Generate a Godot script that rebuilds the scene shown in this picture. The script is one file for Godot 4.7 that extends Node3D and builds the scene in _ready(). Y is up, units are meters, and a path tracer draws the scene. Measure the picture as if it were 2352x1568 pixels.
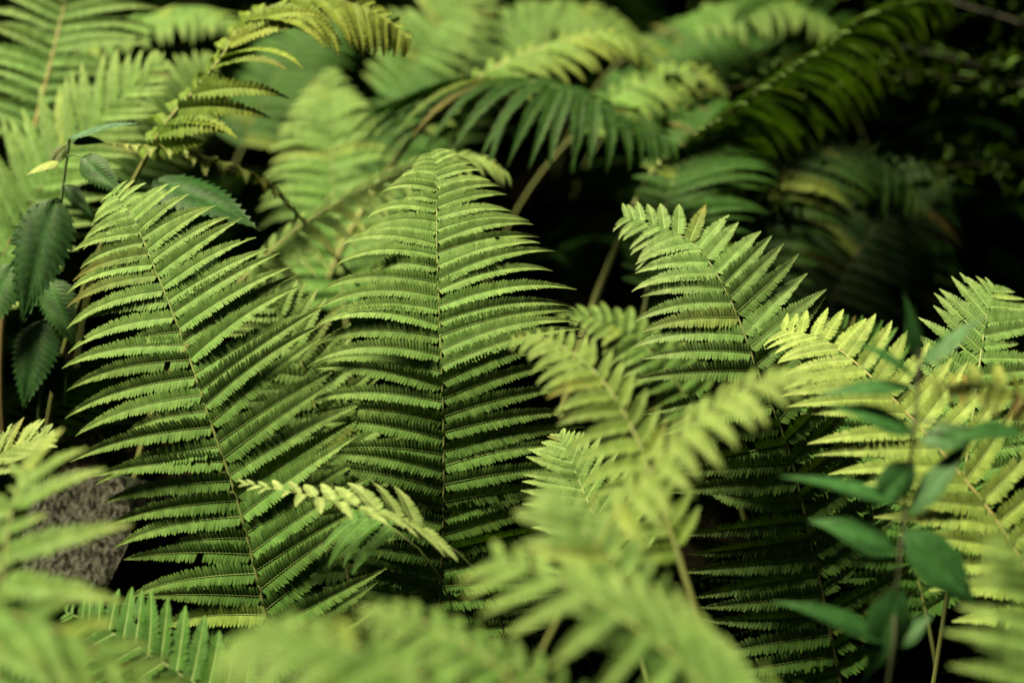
extends Node3D

const EYE := Vector3(0.0, 1.5, 0.0)
const PITCH := -28.0
const FOV := 27.0
const FOCUS := 1.8

var rng := RandomNumberGenerator.new()
var ahead: Vector3
var upward: Vector3
var half: float
var leaf_mat: StandardMaterial3D
var stem_mat: StandardMaterial3D
var broad_mat: StandardMaterial3D
var gloss_mat: StandardMaterial3D
var taken := {}
var triangles := 0

# vertex colours are linear base colours
const GREEN := Color(0.100, 0.218, 0.052)
const YELLOW := Color(0.265, 0.345, 0.118)  # leaflet tips: younger growth, paled further to paint in lit highlights
const DEEP := Color(0.042, 0.108, 0.022)
const MID := Color(0.064, 0.146, 0.032)


func _ready() -> void:
	rng.seed = 7411
	ahead = Vector3(0, sin(deg_to_rad(PITCH)), -cos(deg_to_rad(PITCH)))
	upward = Vector3(0, cos(deg_to_rad(PITCH)), sin(deg_to_rad(PITCH)))
	half = tan(deg_to_rad(FOV / 2.0))
	camera_and_light()
	make_materials()
	ground()
	undergrowth()
	front_row()
	middle_row()
	back_row()
	nettles()
	lance_plant()
	log_end()
	shrub()
	added_tree()
	fluff()


func camera_and_light() -> void:
	var cam := Camera3D.new()
	cam.name = "camera"
	add_child(cam)
	cam.position = EYE
	cam.rotation_degrees.x = PITCH
	cam.keep_aspect = Camera3D.KEEP_HEIGHT
	var lens := CameraAttributesPhysical.new()
	lens.frustum_focal_length = 50.0
	lens.frustum_focus_distance = FOCUS
	lens.exposure_aperture = 1.65
	lens.frustum_near = 0.05
	lens.frustum_far = 200.0
	lens.auto_exposure_enabled = false
	cam.attributes = lens
	cam.fov = FOV
	cam.near = 0.05
	cam.far = 200.0
	cam.current = true

	var sky_mat := ProceduralSkyMaterial.new()
	sky_mat.sky_top_color = Color(0.60, 0.69, 0.66)
	sky_mat.sky_horizon_color = Color(0.34, 0.41, 0.37)
	sky_mat.sky_curve = 0.25
	sky_mat.sky_energy_multiplier = 0.045
	sky_mat.ground_bottom_color = Color(0.05, 0.06, 0.04)
	sky_mat.ground_horizon_color = Color(0.10, 0.12, 0.09)
	sky_mat.sun_angle_max = 1.0
	var sky := Sky.new()
	sky.sky_material = sky_mat
	var env := Environment.new()
	env.background_mode = Environment.BG_SKY
	env.sky = sky
	env.tonemap_mode = Environment.TONE_MAPPER_LINEAR
	env.tonemap_exposure = 13.4
	env.sdfgi_enabled = true
	env.ssao_enabled = true
	env.ssil_enabled = true
	var we := WorldEnvironment.new()
	we.name = "world"
	we.environment = env
	add_child(we)

	var sun := DirectionalLight3D.new()
	sun.name = "sun"
	sun.light_energy = 0.5
	sun.light_angular_distance = 17.0
	sun.light_color = Color(1.0, 0.95, 0.76)
	sun.shadow_enabled = true
	add_child(sun)
	sun.look_at_from_position(Vector3(-0.42, 0.89, -0.14) * 5.0, Vector3.ZERO)


func noise_tex(freq: float, lo: Color, hi: Color, size := 256, kind := FastNoiseLite.TYPE_SIMPLEX_SMOOTH, sd := 1) -> NoiseTexture2D:
	var n := FastNoiseLite.new()
	n.seed = sd
	n.noise_type = kind
	n.frequency = freq
	n.fractal_octaves = 4
	var t := NoiseTexture2D.new()
	t.noise = n
	t.width = size
	t.height = size
	t.seamless = true
	var g := Gradient.new()
	g.set_color(0, lo)
	g.set_color(1, hi)
	g.offsets = PackedFloat32Array([0.34, 0.68])
	t.color_ramp = g
	return t


func make_materials() -> void:
	leaf_mat = StandardMaterial3D.new()
	leaf_mat.resource_name = "fern_leaf"
	leaf_mat.vertex_color_use_as_albedo = true
	leaf_mat.albedo_texture = noise_tex(0.03, Color(0.80, 0.84, 0.78), Color(1.0, 1.0, 1.0))
	leaf_mat.uv1_triplanar = true
	leaf_mat.uv1_world_triplanar = true
	leaf_mat.uv1_scale = Vector3.ONE * 7.0
	leaf_mat.roughness = 0.62
	leaf_mat.metallic_specular = 0.2
	leaf_mat.backlight_enabled = true
	leaf_mat.backlight = Color(0.47, 0.52, 0.17)
	leaf_mat.cull_mode = BaseMaterial3D.CULL_DISABLED
	stem_mat = StandardMaterial3D.new()
	stem_mat.resource_name = "fern_stem"
	stem_mat.vertex_color_use_as_albedo = true
	stem_mat.roughness = 0.6
	stem_mat.metallic_specular = 0.35
	broad_mat = StandardMaterial3D.new()
	broad_mat.resource_name = "nettle_leaf"
	broad_mat.vertex_color_use_as_albedo = true
	broad_mat.albedo_texture = leaf_mat.albedo_texture
	broad_mat.uv1_triplanar = true
	broad_mat.uv1_world_triplanar = true
	broad_mat.uv1_scale = Vector3.ONE * 9.0
	broad_mat.roughness = 0.58
	broad_mat.metallic_specular = 0.28
	broad_mat.backlight_enabled = true
	broad_mat.backlight = Color(0.3, 0.42, 0.12)
	broad_mat.cull_mode = BaseMaterial3D.CULL_DISABLED
	gloss_mat = broad_mat.duplicate()
	gloss_mat.resource_name = "lance_leaf"
	gloss_mat.roughness = 0.55


# ---------------------------------------------------------------- helpers
func P(x: float, y: float, d: float) -> Vector3:
	return EYE + ahead * d + Vector3.RIGHT * ((x - 1176.0) / 784.0 * half * d) + upward * ((784.0 - y) / 784.0 * half * d)


func px(d: float) -> float:
	return d * half / 784.0


func cam_dir(v: Vector3) -> Vector3:
	return (Vector3.RIGHT * v.x + upward * v.y - ahead * v.z).normalized()


func numbered(called: String) -> String:
	var k: int = taken.get(called, 0)
	taken[called] = k + 1
	return called if k == 0 else "%s_%03d" % [called, k]


func thing(called: String, label: String, category: String, at: Vector3, group := "") -> Node3D:
	var o := Node3D.new()
	o.name = numbered(called)
	add_child(o)
	o.position = at
	o.set_meta("label", label)
	o.set_meta("category", category)
	if group:
		o.set_meta("group", group)
	return o


func part(called: String, mesh: Mesh, m: Material, parent: Node3D, n := 0) -> MeshInstance3D:
	var o := MeshInstance3D.new()
	o.name = called if n == 0 else "%s_%03d" % [called, n]
	o.mesh = mesh
	o.material_override = m
	parent.add_child(o, true)
	return o


func array_mesh(v: PackedVector3Array, n: PackedVector3Array, c: PackedColorArray, i: PackedInt32Array) -> ArrayMesh:
	var a := []
	a.resize(Mesh.ARRAY_MAX)
	a[Mesh.ARRAY_VERTEX] = v
	a[Mesh.ARRAY_NORMAL] = n
	a[Mesh.ARRAY_COLOR] = c
	a[Mesh.ARRAY_INDEX] = i
	var m := ArrayMesh.new()
	m.add_surface_from_arrays(Mesh.PRIMITIVE_TRIANGLES, a)
	triangles += i.size() / 3
	return m


func catmull(p: PackedVector3Array, per := 14) -> PackedVector3Array:
	var out := PackedVector3Array()
	var n := p.size()
	for k in n - 1:
		var a := p[maxi(k - 1, 0)]
		var b := p[k]
		var c := p[k + 1]
		var d := p[mini(k + 2, n - 1)]
		if k == 0:
			a = b * 2.0 - c
		if k == n - 2:
			d = c * 2.0 - b
		for j in per:
			out.append(b.cubic_interpolate(c, a, d, float(j) / per))
	out.append(p[n - 1])
	return out


func even(p: PackedVector3Array, n: int) -> PackedVector3Array:
	var cum := PackedFloat32Array([0.0])
	for k in p.size() - 1:
		cum.append(cum[k] + p[k].distance_to(p[k + 1]))
	var total := cum[cum.size() - 1]
	var out := PackedVector3Array()
	var j := 0
	for k in n + 1:
		var s := total * k / n
		while j < p.size() - 2 and cum[j + 1] < s:
			j += 1
		var f := (s - cum[j]) / maxf(cum[j + 1] - cum[j], 1e-6)
		out.append(p[j].lerp(p[j + 1], clampf(f, 0.0, 1.0)))
	return out


func tube(p: PackedVector3Array, r0: float, r1: float, c0: Color, c1: Color, sides := 7) -> ArrayMesh:
	var v := PackedVector3Array()
	var n := PackedVector3Array()
	var c := PackedColorArray()
	var idx := PackedInt32Array()
	var m := p.size()
	var side := Vector3.RIGHT
	for k in m:
		var t := (p[mini(k + 1, m - 1)] - p[maxi(k - 1, 0)]).normalized()
		if k == 0:
			side = t.cross(Vector3(0.3, 0.2, 0.9)).normalized()
		side = (side - t * side.dot(t)).normalized()
		var other := t.cross(side)
		var f := float(k) / (m - 1)
		var r := lerpf(r0, r1, f)
		for s in sides:
			var a := TAU * s / sides
			var o := side * cos(a) + other * sin(a)
			v.append(p[k] + o * r)
			n.append(o)
			c.append(c0.lerp(c1, f))
	for k in m - 1:
		for s in sides:
			var a := k * sides + s
			var b := k * sides + (s + 1) % sides
			idx.append_array(PackedInt32Array([a, a + sides, b, b, a + sides, b + sides]))
	# closing tip
	v.append(p[m - 1])
	n.append((p[m - 1] - p[m - 2]).normalized())
	c.append(c1)
	for s in sides:
		idx.append_array(PackedInt32Array([(m - 1) * sides + s, v.size() - 1, (m - 1) * sides + (s + 1) % sides]))
	return array_mesh(v, n, c, idx)


# one leaflet of a fern: a midrib that bends, with a row of rounded lobes along each side
func leaflet(origin: Vector3, dir: Vector3, nrm: Vector3, side: float, length: float, hw: float, o: Dictionary, tint: Color, lod: int, tipness: float) -> Array:
	var step := maxf(hw * [0.29, 0.46, 0.9][lod], 0.0017)
	var m := clampi(int(length / step), 5, [44, 30, 16][lod])
	step = length / m
	var rows: PackedFloat32Array = [PackedFloat32Array([0.0, 0.45, 0.82, 1.03]), PackedFloat32Array([0.0, 0.62, 1.0]), PackedFloat32Array([0.0, 1.0])][lod]
	var wide: PackedFloat32Array = [PackedFloat32Array([0.56, 0.54, 0.46, 0.13]), PackedFloat32Array([0.55, 0.50, 0.16]), PackedFloat32Array([0.52, 0.26])][lod]
	var nr := rows.size()
	var curl: float = (o.curl + rng.randf_range(-0.10, 0.10)) / m
	var droop: float = (o.droop + rng.randf_range(-0.12, 0.18)) / m
	var grav: float = o.grav / m
	var fold: float = o.fold + rng.randf_range(-0.08, 0.08)
	var d := dir
	var nn := nrm
	var p := origin
	var v := PackedVector3Array()
	var n := PackedVector3Array()
	var c := PackedColorArray()
	var idx := PackedInt32Array()
	var line := PackedVector3Array()
	var ups := PackedVector3Array()
	var cf := cos(fold)
	var sf := sin(fold)
	var recurve: float = o.recurve
	var hook := 1.0 + rng.randf() * 1.2
	var bite_side := 1.0 if rng.randf() < 0.5 else -1.0
	var bite := rng.randi_range(3, m - 2) if rng.randf() < 0.14 and lod == 0 else -1
	for i in m + 1:
		var u := float(i) / m
		line.append(p)
		ups.append(nn)
		if i == m:
			break
		var w := hw * pow(1.0 - pow(u, 2.5), 1.15) * (1.0 if u > 0.06 else 0.82) + hw * 0.03
		var col := tint.lerp(o.tip, clampf(u * u * 0.55 + tipness * 0.35, 0.0, 1.0))  # paler towards the tip: young growth plus highlight put into the colour
		for e in [1.0, -1.0]:
			if (i == bite or i == bite + 1) and bite > 0 and e == bite_side:
				continue
			var out: Vector3 = nn.cross(d) * e
			var h := out * cf + nn * sf
			var hn := nn * cf - out * sf
			var sl := 0.26 + 0.55 * u * u + rng.randf_range(-0.07, 0.07)
			var a := h * cos(sl) + d * sin(sl)
			var ww := w * rng.randf_range(0.88, 1.08)
			var cc := col * rng.randf_range(0.92, 1.06)
			cc.a = 1.0
			var base := v.size()
			var rc := recurve * rng.randf_range(0.6, 1.4)
			for r in nr:
				var t := rows[r]
				var q := p + d * (step * 0.5) + a * (ww * t) - hn * (rc * ww * t * t)
				var k := step * wide[r]
				var rn := hn + a * (rc * 1.6 * t)
				if lod < 2:
					v.append(q - d * k - hn * (step * 0.10))
					v.append(q + hn * (step * 0.08))
					v.append(q + d * k - hn * (step * 0.10))
					n.append((rn - d * 0.28).normalized())
					n.append(rn.normalized())
					n.append((rn + d * 0.28).normalized())
					c.append(cc)
					c.append(cc)
					c.append(cc)
				else:
					v.append(q - d * k)
					v.append(q + d * k)
					n.append((rn - d * 0.3).normalized())
					n.append((rn + d * 0.3).normalized())
					c.append(cc)
					c.append(cc)
			var across := 3 if lod < 2 else 2
			for r in nr - 1:
				for s in across - 1:
					var a0 := base + r * across + s
					var b0 := a0 + across
					if e > 0.0:
						idx.append(a0); idx.append(b0 + 1); idx.append(a0 + 1)
						idx.append(a0); idx.append(b0); idx.append(b0 + 1)
					else:
						idx.append(a0); idx.append(a0 + 1); idx.append(b0 + 1)
						idx.append(a0); idx.append(b0 + 1); idx.append(b0)
		# advance along the midrib
		p += d * step
		var bend := curl * (0.4 + 1.2 * u)
		d = d.rotated(nn, -bend * side)
		var dr := droop * (0.3 + 1.4 * u) * (hook if u > 0.8 else 1.0)
		var d2 := d * cos(dr) - nn * sin(dr)
		nn = nn * cos(dr) + d * sin(dr)
		d = (d2 + Vector3.DOWN * grav * (0.4 + 1.2 * u)).normalized()
		nn = (nn - d * nn.dot(d)).normalized()
	return [array_mesh(v, n, c, idx), line, ups]


func ribbon(line: PackedVector3Array, ups: PackedVector3Array, w: float, col: Color) -> ArrayMesh:
	var v := PackedVector3Array()
	var n := PackedVector3Array()
	var c := PackedColorArray()
	var idx := PackedInt32Array()
	var m := line.size()
	for k in m:
		var d := (line[mini(k + 1, m - 1)] - line[maxi(k - 1, 0)]).normalized()
		var s := d.cross(ups[k]).normalized()
		var f := w * (1.0 - 0.75 * k / (m - 1))
		v.append(line[k] - s * f - ups[k] * f * 0.6)
		v.append(line[k] + ups[k] * f * 1.1)
		v.append(line[k] + s * f - ups[k] * f * 0.6)
		n.append((ups[k] - s).normalized())
		n.append(ups[k])
		n.append((ups[k] + s).normalized())
		for q in 3:
			c.append(col)
	for k in m - 1:
		for s in 2:
			var a := k * 3 + s
			idx.append_array(PackedInt32Array([a, a + 3, a + 1, a + 1, a + 3, a + 4]))
	return array_mesh(v, n, c, idx)


const OPT := {
	"n": 30, "L": 290.0, "R": 290.0, "prof": [0.78, 0.9, 0.97, 1.0, 1.0, 0.97, 0.88, 0.70, 0.42, 0.10], "profL": [], "profR": [],
	"N": Vector3(0, 0.25, 1), "N2": Vector3.ZERO, "aL": Vector2(82, 55), "aR": Vector2(82, 55), "curl": 0.25, "droop": 0.5, "grav": 0.0, "fold": 0.34, "recurve": 0.15,
	"lod": 1, "col": GREEN, "tip": YELLOW, "stem": Color(0.12, 0.15, 0.038), "thick": 1.0, "ovl": 1.38, "twist": 0.19, "rise": 0.10, "curlR": 99.0, "droopR": 99.0, "gravR": 99.0, "mottle": 0.0, "shade": 1.0, "lean": 0.55, "power": 1.3,
	"name": "fern_frond", "cat": "fern frond", "group": "fern fronds",
}


func prof_at(a: Array, s: float) -> float:
	var f := clampf(s, 0.0, 1.0) * (a.size() - 1)
	var k := mini(int(f), a.size() - 2)
	return lerpf(a[k], a[k + 1], f - k)


# a frond: pts run from its lowest leaflets to its tip as (picture x, picture y, distance)
func frond(label: String, pts: Array, given := {}) -> Node3D:
	var o := OPT.duplicate()
	o.merge(given, true)
	var ctrl := PackedVector3Array()
	for q in pts:
		ctrl.append(P(q.x, q.y, q.z))
	var mid: Vector3 = pts[pts.size() / 2]
	var scale := px(mid.z)
	var blade := even(catmull(ctrl), 90)
	var low := blade[0]
	var t0 := (blade[0] - blade[4]).normalized()
	var root := Vector3(low.x + t0.x * low.y * o.lean, 0.0, low.z + t0.z * low.y * o.lean)
	var reach := low.distance_to(root)
	var stalk := PackedVector3Array()
	for k in 12:
		var f := k / 12.0
		var b1 := root + Vector3.UP * reach * 0.4
		var b2 := low + t0 * reach * 0.35
		stalk.append(root.bezier_interpolate(b1, b2, low, f))
	var o3 := thing(o.name, label, o.cat, root, o.group)
	var whole := PackedVector3Array()
	for q in stalk:
		whole.append(q - root)
	for k in range(0, 91, 2):
		whole.append(blade[k] - root)
	part("stem", tube(whole, 0.0036 * o.thick, 0.0007 * o.thick, Color(0.035, 0.034, 0.014).lerp(o.stem, 0.35) if o.thick < 1.4 else o.stem * 0.7, o.stem.lerp(o.tip, 0.55) * 0.7), stem_mat, o3)
	var total := 0.0
	for k in 90:
		total += blade[k].distance_to(blade[k + 1])
	var n: int = o.n
	var na := cam_dir(o.N)
	var nb: Vector3 = na if o.N2 == Vector3.ZERO else cam_dir(o.N2)
	var count := 0
	for k in n:
		var x := (k + 0.3) / n
		var s := 1.0 - pow(1.0 - x, o.power)
		var gap: float = total * o.power * pow(1.0 - x, o.power - 1.0) / n
		for side in [-1.0, 1.0]:
			var right: bool = side > 0.0
			var ss := clampf(s + (0.25 / n if right else 0.0) + rng.randf_range(-0.12, 0.12) / n, 0.0, 0.995)
			var pr: Array = o.profR if right else o.profL
			if pr.is_empty():
				pr = o.prof
			var len: float = (o.R if right else o.L) * scale * prof_at(pr, ss) * rng.randf_range(0.93, 1.05)
			if len < 0.004:
				continue
			var luck := rng.randf()
			if luck < 0.015 and ss < 0.9:
				len *= rng.randf_range(0.3, 0.6)
			var f := ss * 90.0
			var j := mini(int(f), 89)
			var pos := blade[j].lerp(blade[j + 1], f - j)
			var t := (blade[mini(j + 2, 90)] - blade[maxi(j - 1, 0)]).normalized()
			var nn := na.lerp(nb, ss)
			nn = (nn - t * nn.dot(t)).normalized()
			var sd: Vector3 = t.cross(nn) * side
			var aa: Vector2 = o.aR if right else o.aL
			var ang := deg_to_rad(lerpf(aa.x, aa.y, ss * ss)) + rng.randf_range(-0.08, 0.08)
			var flat: Vector3 = t * cos(ang) + sd * sin(ang)
			var rise: float = o.rise + rng.randf_range(-0.08, 0.08)
			var d: Vector3 = (flat * cos(rise) + nn * sin(rise)).normalized()
			var ln: Vector3 = (nn * cos(rise) - flat * sin(rise)).normalized()
			ln = ln.rotated(d, rng.randf_range(-1.0, 1.0) * o.twist)
			var oo := {"curl": o.curl, "droop": o.droop, "grav": o.grav, "fold": o.fold, "recurve": o.recurve, "tip": o.tip * 0.66}
			if right:
				if o.curlR < 90.0: oo.curl = o.curlR
				if o.droopR < 90.0: oo.droop = o.droopR
				if o.gravR < 90.0: oo.grav = o.gravR
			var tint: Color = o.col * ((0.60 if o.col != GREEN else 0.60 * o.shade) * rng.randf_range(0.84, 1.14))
			if o.mottle > 0.0 and rng.randf() < o.mottle:
				tint = Color(0.14, 0.10, 0.045) if rng.randf() < 0.5 else Color(0.20, 0.17, 0.035)
				oo.tip = Color(0.17, 0.12, 0.05) if rng.randf() < 0.5 else Color(0.24, 0.21, 0.05)
			elif luck > 0.955 and luck < 0.975 and o.lod == 0:
				oo.droop = 2.6
			elif luck > 0.975:
				oo.tip = Color(0.11, 0.075, 0.025)
			elif luck > 0.93:
				tint = tint.lerp(Color(0.14, 0.16, 0.03), 0.5)
			tint.a = 1.0
			var hw: float = minf(0.5 * gap * o.ovl, len * 0.20)
			hw = maxf(hw, minf(0.003, len * 0.3))
			var made := leaflet(pos - root + nn * 0.0005, d, ln, side, len, hw, oo, tint, o.lod, ss)
			var lf := part("leaflet", made[0], leaf_mat, o3, count)
			count += 1
			if o.lod == 0:
				part("midrib", ribbon(made[1], made[2], minf(0.00095 * o.thick, hw * 0.10), tint.lerp(Color(0.20, 0.25, 0.09), 0.55)), stem_mat, lf)
	return o3


# ---------------------------------------------------------------- setting
func ground() -> void:
	var st := SurfaceTool.new()
	st.begin(Mesh.PRIMITIVE_TRIANGLES)
	var nz := FastNoiseLite.new()
	nz.seed = 5
	nz.frequency = 0.8
	var xs := PackedFloat32Array([-60, -20, -8])
	var zs := PackedFloat32Array([20, 8, 4])
	for k in 41:
		xs.append(-4.0 + k * 0.2)
		zs.append(1.0 - k * 0.2)
	xs.append_array(PackedFloat32Array([8, 20, 60]))
	zs.append_array(PackedFloat32Array([-10, -20, -60]))
	for i in xs.size() - 1:
		for j in zs.size() - 1:
			var q: Array[Vector3] = [Vector3(xs[i], 0, zs[j]), Vector3(xs[i + 1], 0, zs[j]), Vector3(xs[i + 1], 0, zs[j + 1]), Vector3(xs[i], 0, zs[j + 1])]
			for k in 4:
				q[k].y = 0.05 * nz.get_noise_2d(q[k].x * 2.0, q[k].z * 2.0) - 0.02
			for k in [0, 2, 1, 0, 3, 2]:
				st.set_smooth_group(0)
				st.add_vertex(q[k])
	st.generate_normals()
	var m := StandardMaterial3D.new()
	m.resource_name = "soil"
	m.albedo_texture = noise_tex(0.05, Color(0.035, 0.03, 0.022), Color(0.13, 0.105, 0.075), 512, FastNoiseLite.TYPE_SIMPLEX, 3)
	m.uv1_triplanar = true
	m.uv1_world_triplanar = true
	m.uv1_scale = Vector3.ONE * 1.7
	m.roughness = 0.95
	m.metallic_specular = 0.08
	m.heightmap_enabled = true
	m.heightmap_texture = m.albedo_texture
	m.heightmap_scale = 2.0
	var g := MeshInstance3D.new()
	g.name = "ground"
	g.mesh = st.commit()
	g.material_override = m
	g.set_meta("kind", "structure")
	add_child(g)


# a whole low frond as one mesh, for the mass of undergrowth that no one could count
func simple_frond(length: float, arch: float, col: Color, pairs: int) -> ArrayMesh:
	var v := PackedVector3Array()
	var n := PackedVector3Array()
	var c := PackedColorArray()
	var idx := PackedInt32Array()
	var d := Vector3(0, cos(0.35), sin(0.35))
	var p := Vector3.ZERO
	for k in pairs + 6:
		var u := float(k) / (pairs + 6)
		var st := length / (pairs + 6)
		var ax := Vector3.RIGHT
		d = d.rotated(ax, arch / (pairs + 6))
		p += d * st
		var nn := d.rotated(ax, -PI / 2)
		for e in [-1.0, 1.0]:
			var base := v.size()
			v.append_array([p - d * 0.004 + ax * e * 0.003, p - d * 0.004 - ax * e * 0.003, p - d * st - d * 0.004 + ax * e * 0.003])
			n.append_array([nn, nn, nn])
			c.append_array([col, col, col])
			idx.append_array([base, base + 1, base + 2])
		if k < 6:
			continue
		var s := float(k - 6) / pairs
		var ln := length * 0.27 * minf(1.0, 0.6 + s) * pow(maxf(1.0 - s, 0.02), 0.6)
		for e in [-1.0, 1.0]:
			var ang := lerpf(1.45, 0.8, s)
			var o: Vector3 = (d * cos(ang) + ax * e * sin(ang))
			var q := p
			var base := v.size()
			var hw := st * 0.5
			var m := 7
			for i in m + 1:
				var f := float(i) / m
				var w := hw * minf(1.0, (1.0 - f) / 0.55) * (1.0 if i % 2 == 0 else 0.72)
				v.append(q + d * w + nn * w * 0.3)
				v.append(q)
				v.append(q - d * w + nn * w * 0.3)
				n.append((nn - d * 0.3).normalized()); n.append(nn); n.append((nn + d * 0.3).normalized())
				var cc := col * rng.randf_range(0.9, 1.1)
				c.append(cc); c.append(cc); c.append(cc)
				o = (o - nn * 0.08).normalized()
				q += o * ln / m
			for i in m:
				for z in 2:
					var a := base + i * 3 + z
					if e > 0.0:
						idx.append_array([a, a + 4, a + 1, a, a + 3, a + 4])
					else:
						idx.append_array([a, a + 1, a + 4, a, a + 4, a + 3])
	return array_mesh(v, n, c, idx)


func undergrowth() -> void:
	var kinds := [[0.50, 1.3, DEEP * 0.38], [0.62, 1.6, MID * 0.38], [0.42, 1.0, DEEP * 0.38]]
	for q in kinds.size():
		var k: Array = kinds[q]
		var mm := MultiMesh.new()
		mm.transform_format = MultiMesh.TRANSFORM_3D
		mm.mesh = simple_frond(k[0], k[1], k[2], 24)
		var places: Array[Transform3D] = []
		for i in 520:
			var z := -1.35 - 6.2 * pow(rng.randf(), 1.35)
			var x := rng.randf_range(-1.0, 1.0) * (0.7 - z * 0.36)
			var far := smoothstep(-2.4, -3.4, z)
			var sc := lerpf(rng.randf_range(0.6, 0.95), rng.randf_range(0.9, 1.5), far)
			var b := Basis(Vector3.UP, rng.randf() * TAU).scaled(Vector3.ONE * sc)
			places.append(Transform3D(b, Vector3(x, -0.02, z)))
		for i in 70:  # unseen fronds around the camera, added to block low side light
			var z := rng.randf_range(-1.2, 1.2)
			var b := Basis(Vector3.UP, rng.randf() * TAU).scaled(Vector3.ONE * lerpf(0.75, 1.2, smoothstep(-0.9, 0.2, z)))
			places.append(Transform3D(b, Vector3(rng.randf_range(-1.6, 1.6), -0.02, z)))
		mm.instance_count = places.size()
		for i in places.size():
			mm.set_instance_transform(i, places[i])
		var o := MultiMeshInstance3D.new()
		o.name = ["fern_undergrowth", "tall_fern_undergrowth", "short_fern_undergrowth"][q]
		o.multimesh = mm
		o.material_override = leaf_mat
		o.set_meta("label", ["dark fern undergrowth filling the shade between the larger fronds", "taller green fern undergrowth massed behind the larger fronds", "short dark fern undergrowth close to the soil"][q])
		o.set_meta("category", "fern undergrowth")
		o.set_meta("kind", "stuff")
		add_child(o)


# ---------------------------------------------------------------- ferns in and before the plane of focus
func V(x: float, y: float, d: float) -> Vector3:
	return Vector3(x, y, d)


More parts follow.
